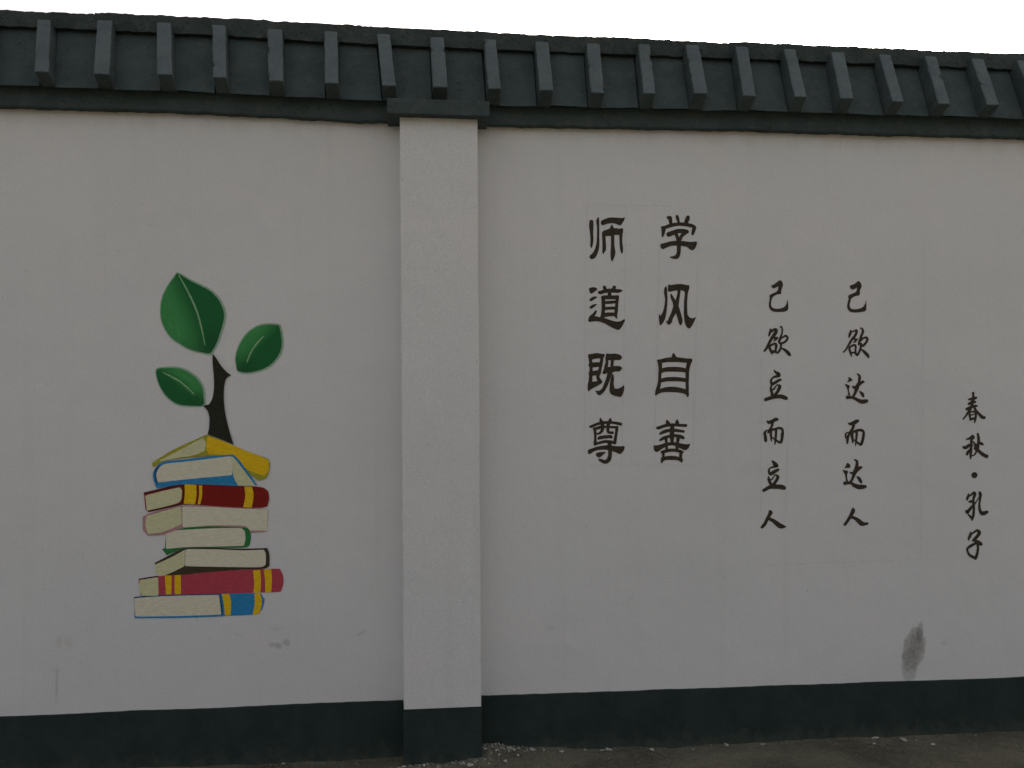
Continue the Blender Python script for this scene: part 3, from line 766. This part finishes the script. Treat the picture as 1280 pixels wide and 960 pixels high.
def rib_bm(tip, top, w, seed, back=False):
    """a concrete rib: long outer face from top to tip, an undercut end face running back to the pan"""
    zp = interp(T_PAN, tip.x)
    prof = [(top.y, top.z), (top.y + .07, top.z - .002), (YPB + .05, zp + .012), (YPB + .004, zp + .001), (tip.y, tip.z)]
    bm = bmesh.new()
    def xc(y, z):
        t = max(0, min(1, (z - tip.z) / (top.z - tip.z)))
        return tip.x + (top.x - tip.x) * t
    ring = []
    for s in (-1, 1):
        vs = [bm.verts.new((xc(y, z) + s * w / 2 * (1.0 + .04 * s), y, z)) for y, z in prof]
        ring.append(vs)
    bm.faces.new(ring[0]); bm.faces.new(ring[1][::-1])
    for i in range(5): bm.faces.new((ring[0][i], ring[0][(i + 1) % 5], ring[1][(i + 1) % 5], ring[1][i]))
    bmesh.ops.recalc_face_normals(bm, faces=bm.faces[:])
    bmesh.ops.bevel(bm, geom=bm.edges[:], offset=.0035, segments=1, affect='EDGES')
    for ax, st in ((2, .02), (0, .018), (1, .03)):
        cs = [v.co[ax] for v in bm.verts]
        slice_bm(bm, ax, min(cs), max(cs), st)
    rough(bm, .0022, 22, seed, (1, .8, .6))
    r = random.Random(int(seed * 10))
    for _ in range(2 if r.random() < .55 else 0):                  # chipped arrises
        e = Vector((tip.x + (top.x - tip.x) * (t := r.random()) + r.choice((-1, 1)) * w / 2, tip.y + (top.y - tip.y) * t, tip.z + (top.z - tip.z) * t))
        rad = r.uniform(.010, .018)
        for v in bm.verts:
            d = (v.co - e).length
            if d < rad * 1.3: v.co += Vector((-(v.co.x - tip.x) * .12, .006, 0)) * (1 - d / (rad * 1.3)) * 1.5
    return bm
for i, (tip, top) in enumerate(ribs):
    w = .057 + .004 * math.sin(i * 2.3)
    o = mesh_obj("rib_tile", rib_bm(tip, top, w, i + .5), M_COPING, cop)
    o.data.materials.append(M_RIB)                                 # paler grey on the outer sloping face only
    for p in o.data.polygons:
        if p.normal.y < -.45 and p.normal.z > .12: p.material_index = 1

def slab_between(xa, xb, i):
    """one flat pan tile between two ribs, lying on the slope"""
    g = .0
    bm = bmesh.new()
    nu, nv = 6, 8
    t = .020
    jit = random.Random(i); lo = jit.uniform(-.004, .004); tilt = jit.uniform(-.006, .006); dep = jit.uniform(-.004, .003)
    lat = []
    for layer in (0, 1):
        L = []
        for v in range(nv + 1):
            row = []
            for u in range(nu + 1):
                fx = u / nu; fv = v / nv
                xt = xa[1] + (xb[1] - xa[1]) * fx; xbm = xa[0] + (xb[0] - xa[0]) * fx
                x = xbm + (xt - xbm) * fv
                zb = interp(T_PAN, x) + lo * .5 + tilt * (fx - .5); zt = interp(T_RB, x) + .012
                y = YPB + (YPT - YPB) * fv + dep + layer * t; z = zb + (zt - zb) * fv + (layer * .006)
                nz = noise.noise(Vector((x * 16, z * 16, i * 1.7))) * .0022
                row.append(bm.verts.new((x, y + nz, z + (noise.noise(Vector((x * 25, i, 2))) * .0025 if v == 0 else 0))))
            L.append(row)
        lat.append(L)
    for v in range(nv):
        for u in range(nu):
            bm.faces.new((lat[0][v][u], lat[0][v][u + 1], lat[0][v + 1][u + 1], lat[0][v + 1][u]))
            bm.faces.new((lat[1][v][u], lat[1][v + 1][u], lat[1][v + 1][u + 1], lat[1][v][u + 1]))
    for u in range(nu):
        bm.faces.new((lat[0][0][u], lat[1][0][u], lat[1][0][u + 1], lat[0][0][u + 1])); bm.faces.new((lat[0][nv][u], lat[0][nv][u + 1], lat[1][nv][u + 1], lat[1][nv][u]))
    for v in range(nv):
        bm.faces.new((lat[0][v][0], lat[0][v + 1][0], lat[1][v + 1][0], lat[1][v][0])); bm.faces.new((lat[0][v][nu], lat[1][v][nu], lat[1][v + 1][nu], lat[0][v + 1][nu]))
    bmesh.ops.recalc_face_normals(bm, faces=bm.faces[:])
    mesh_obj("pan_tile", bm, M_COPING, cop)
for i, (a, b) in enumerate(zip(ribs, ribs[1:])):
    slab_between((a[0].x + .029, a[1].x + .033), (b[0].x - .033, b[1].x - .033), i)

# ridge: a course of rough bricks set in mortar, uneven along the top
x = XL; i = 0
joints = [W(px, 40, YRG).x for px in (31, 118, 212, 330, 452, 540, 640, 745, 838, 912, 990, 1070, 1148, 1223)]
edges = []
s = (joints[-1] - joints[0]) / (len(joints) - 1)
while joints[0] - s > XL: joints.insert(0, joints[0] - s)
while joints[-1] + s < XR: joints.append(joints[-1] + s)
joints = [XL] + joints + [XR]
for i, (a, b) in enumerate(zip(joints, joints[1:])):
    r = random.Random(i * 3 + 1)
    xm = .5 * (a + b); zt = interp(T_RT, xm) + r.choice((-.0025, 0, 0, .001, .0035)); zb = interp(T_RB, xm)
    bm = box_bm(a + .00005, b - .00005, YRG + r.uniform(-.001, .001), THICK - YRG, 0, zt - zb, cuts=.014, bevel=.0015)
    for v in bm.verts:
        v.co.z += interp(T_RB, v.co.x) + (interp(T_RT, v.co.x) - interp(T_RB, v.co.x) - (zt - zb) + (zt - interp(T_RT, xm))) * (v.co.z / max(1e-4, zt - zb)) 
    rough(bm, .0034, 17, .3, (.0, .7, 1.0)); rough(bm, .0034, 60, 2.3, (.0, .4, 1.0))
    mesh_obj("ridge_brick", bm, M_RIDGE, cop)

for px, py, w_, h_ in ((733, 44, .030, .008), (116, 18, .022, .004), (1010, 58, .03, .004)):
    bm = bmesh.new(); bmesh.ops.create_icosphere(bm, subdivisions=3, radius=1.0)
    for v in bm.verts: v.co = Vector((v.co.x * w_, v.co.y * .03, v.co.z * h_))
    p = W(px, py, YRG + .035)
    for v in bm.verts: v.co += Vector((p.x, YRG + .035, interp(T_RT, p.x)))
    rough(bm, .004, 45, px)
    mesh_obj("mortar_lump", bm, M_RIDGE, cop)

# ------------------------------------------------------------------ ground
G_PROF = ztab([(200, 960), (480, 946), (640, 934), (740, 935.5), (960, 926.5), (1100, 920), (1280, 914.5)], 0.0)
def gh(x, y):
    """height of the soil: a low uneven bank of dirt against the wall"""
    d = max(0, -y)
    z = .010 * noise.noise(Vector((x * 1.3, y * 1.3, 0))) + .008 * noise.noise(Vector((x * 5, y * 5, 4))) + .005 * noise.noise(Vector((x * 16, y * 16, 7)))
    z += interp(G_PROF, x) + .006 * math.exp(-(d / .05) ** 2) * noise.noise(Vector((x * 7, 1, 1)))
    dx = x - (q1.x + .03)
    z += .016 * math.exp(-(dx / .09) ** 2 - (d / .12) ** 2)
    z += .012 * math.exp(-((x - SPLIT) / .25) ** 2 - ((d - .15) / .05) ** 2)
    return z * math.exp(-max(0, d - 2) / 4)
def axis(lo, hi, fine_lo, fine_hi, step):
    out = []; v = fine_lo
    while v < fine_hi: out.append(v); v += step
    out.append(fine_hi); g = step; v = fine_hi
    while v < hi: g *= 1.35; v = min(hi, v + g); out.append(v)
    g = step; v = fine_lo
    while v > lo: g *= 1.35; v = max(lo, v - g); out.insert(0, v)
    return out
xs = axis(-900, 900, W(0, 950).x - .5, W(1280, 950).x + .5, .022); ys = axis(-900, 900, -.55, .03, .016)
vs = [(x, y, gh(x, y)) for y in ys for x in xs]
nx_ = len(xs)
fs = [(j * nx_ + i, j * nx_ + i + 1, (j + 1) * nx_ + i + 1, (j + 1) * nx_ + i) for j in range(len(ys) - 1) for i in range(nx_ - 1)]
me = bpy.data.meshes.new("ground"); me.from_pydata(vs, [], fs); me.materials.append(M_SOIL)
for p in me.polygons: p.use_smooth = True
g = link(bpy.data.objects.new("ground", me)); g["kind"] = "structure"

# crumbs of white plaster and small stones along the wall's foot
def stone_bm(size, seed, flat=.6):
    bm = bmesh.new()
    bmesh.ops.create_icosphere(bm, subdivisions=1, radius=size)
    off = Vector((seed * 3.1, seed, 0))
    for v in bm.verts:
        v.co *= 1 + .95 * noise.noise(v.co / size * 1.1 + off)
        v.co.z *= flat
    return bm
def ground_at(px, py):
    r = ray(px, py); t = -CAM.z / r.z
    p = CAM + r * t
    for _ in range(4):
        t = (gh(p.x, p.y) - CAM.z) / r.z; p = CAM + r * t
    return p
ORD = "first second third fourth fifth sixth seventh eighth".split()
def crumb_label(i):
    px = crumbs[i][0]
    for lo, hi, where in CLUSTERS:
        if lo <= px < hi:
            mates = sorted([c for c in crumbs if lo <= c[0] < hi])
            k, n = mates.index(crumbs[i]), len(mates)
            if n == 1: return "lone white plaster crumb on the soil " + where
            return "%s from the left of %s white plaster crumbs %s" % (ORD[k], ("two", "three", "four", "five", "six", "seven", "eight")[n - 2], where)
CLUSTERS = [(0, 450, "under the painted books"), (450, 600, "in front of the pillar base"), (600, 655, "heaped at the pillar's right corner"), (655, 720, "just right of the pillar corner heap"),
            (720, 790, "below the characters 师道既尊"), (790, 890, "below the characters 学风自善"), (890, 1000, "below the column ending 立人"), (1000, 1110, "below the column ending 达人"),
            (1110, 1190, "below the dark smudge on the wall"), (1190, 1300, "below the rightmost column")]
crumbs = [(607, 937, 7), (620, 939, 6), (638, 936, 7), (648, 936, 6), (643, 938, 5), (624, 944, 6), (631, 952, 5), (666, 938, 6), (680, 938, 5), (702, 940, 5), (730, 936, 5), (749, 933, 5), (758, 934, 6), (754, 937, 5),
          (815, 938, 6), (866, 938, 6), (907, 931, 6), (953, 931, 5), (1090, 922, 6), (1096, 923, 6), (1092, 931, 7), (1128, 925, 7), (1131, 927, 6), (1146, 926, 4), (1166, 931, 5), (1219, 920, 5), (355, 954, 6), (588, 957, 6), (531, 958, 7), (505, 957, 5)]
for i, (px, py, s) in enumerate(crumbs):
    p = ground_at(px, py)
    p.y = min(p.y, -.02) if not (q0.x < p.x < q1.x) else min(p.y, PY - .02)
    o = mesh_obj("plaster_crumb", stone_bm(s / 288 * (.30 + .22 * ((i * 7) % 5) / 4), i + 1, .45), M_CRUMB)
    o.location = (p.x, p.y, gh(p.x, p.y) + s / 288 * .18); o.rotation_euler = (0, 0, i * 1.3); o.scale = (1.3, 1, 1)
    o["label"] = crumb_label(i)
    o["category"] = "plaster crumb"; o["group"] = "plaster crumbs along the foot of the wall"
# loose grit, too small and many to count
vsl, fsl = [], []
rg = random.Random(5)
for k in range(2600):
    x = rg.uniform(W(0, 950).x - .8, W(1280, 950).x + .8); d = abs(rg.gauss(0, .10)) + .004
    y = -d if not (q0.x - .01 < x < q1.x + .01) else PY - .004 - d
    s = rg.choice((.0015, .002, .002, .003, .0045)); z = gh(x, y)
    b = len(vsl); a0 = rg.random() * 3
    for q in range(4): vsl.append((x + s * math.cos(a0 + q * 1.57) * rg.uniform(.6, 1.3), y + s * math.sin(a0 + q * 1.57) * rg.uniform(.6, 1.3), z - s * .3))
    vsl.append((x, y, z + s * rg.uniform(.5, 1.0)))
    fsl += [(b, b + 1, b + 4), (b + 1, b + 2, b + 4), (b + 2, b + 3, b + 4), (b + 3, b, b + 4)]
def grit_heap(n, place, mat, name, label):
    V, Fc = [], []
    for k in range(n):
        x, y, s = place()
        z = gh(x, y); b = len(V); a0 = rg.random() * 3
        for q in range(5): V.append((x + s * math.cos(a0 + q * 1.257) * rg.uniform(.5, 1.3), y + s * math.sin(a0 + q * 1.257) * rg.uniform(.5, 1.3), z - s * .3))
        V.append((x + s * .2, y, z + s * rg.uniform(.4, .9))); V.append((x - s * .3, y + s * .2, z + s * rg.uniform(.4, .9)))
        Fc += [(b, b + 1, b + 5), (b + 1, b + 2, b + 5), (b + 2, b + 3, b + 6), (b + 3, b + 4, b + 6), (b + 4, b, b + 6), (b, b + 5, b + 6), (b + 2, b + 6, b + 5)]
    me = bpy.data.meshes.new(name); me.from_pydata(V, [], Fc); me.materials.append(mat)
    o = link(bpy.data.objects.new(name, me)); o["kind"] = "stuff"; o["label"] = label; o["category"] = "rubble"
def by_pillar():
    if rg.random() < .55:
        return rg.uniform(q0.x - .05, q1.x + .02), PY - .008 - abs(rg.gauss(0, .018)), rg.choice((.003, .004, .005, .008))
    return q1.x + .01 + abs(rg.gauss(0, .09)), -.008 - abs(rg.gauss(0, .05)), rg.choice((.003, .004, .005, .008, .010))
grit_heap(330, by_pillar, M_RUBBLE, "plaster_rubble", "grey and white plaster rubble fallen round the pillar base")
me = bpy.data.meshes.new("loose_grit"); me.from_pydata(vsl, [], fsl); me.materials.append(M_PEBBLE)
o = link(bpy.data.objects.new("loose_grit", me))
o["kind"] = "stuff"; o["label"] = "loose grit scattered on the soil along the wall"; o["category"] = "grit"
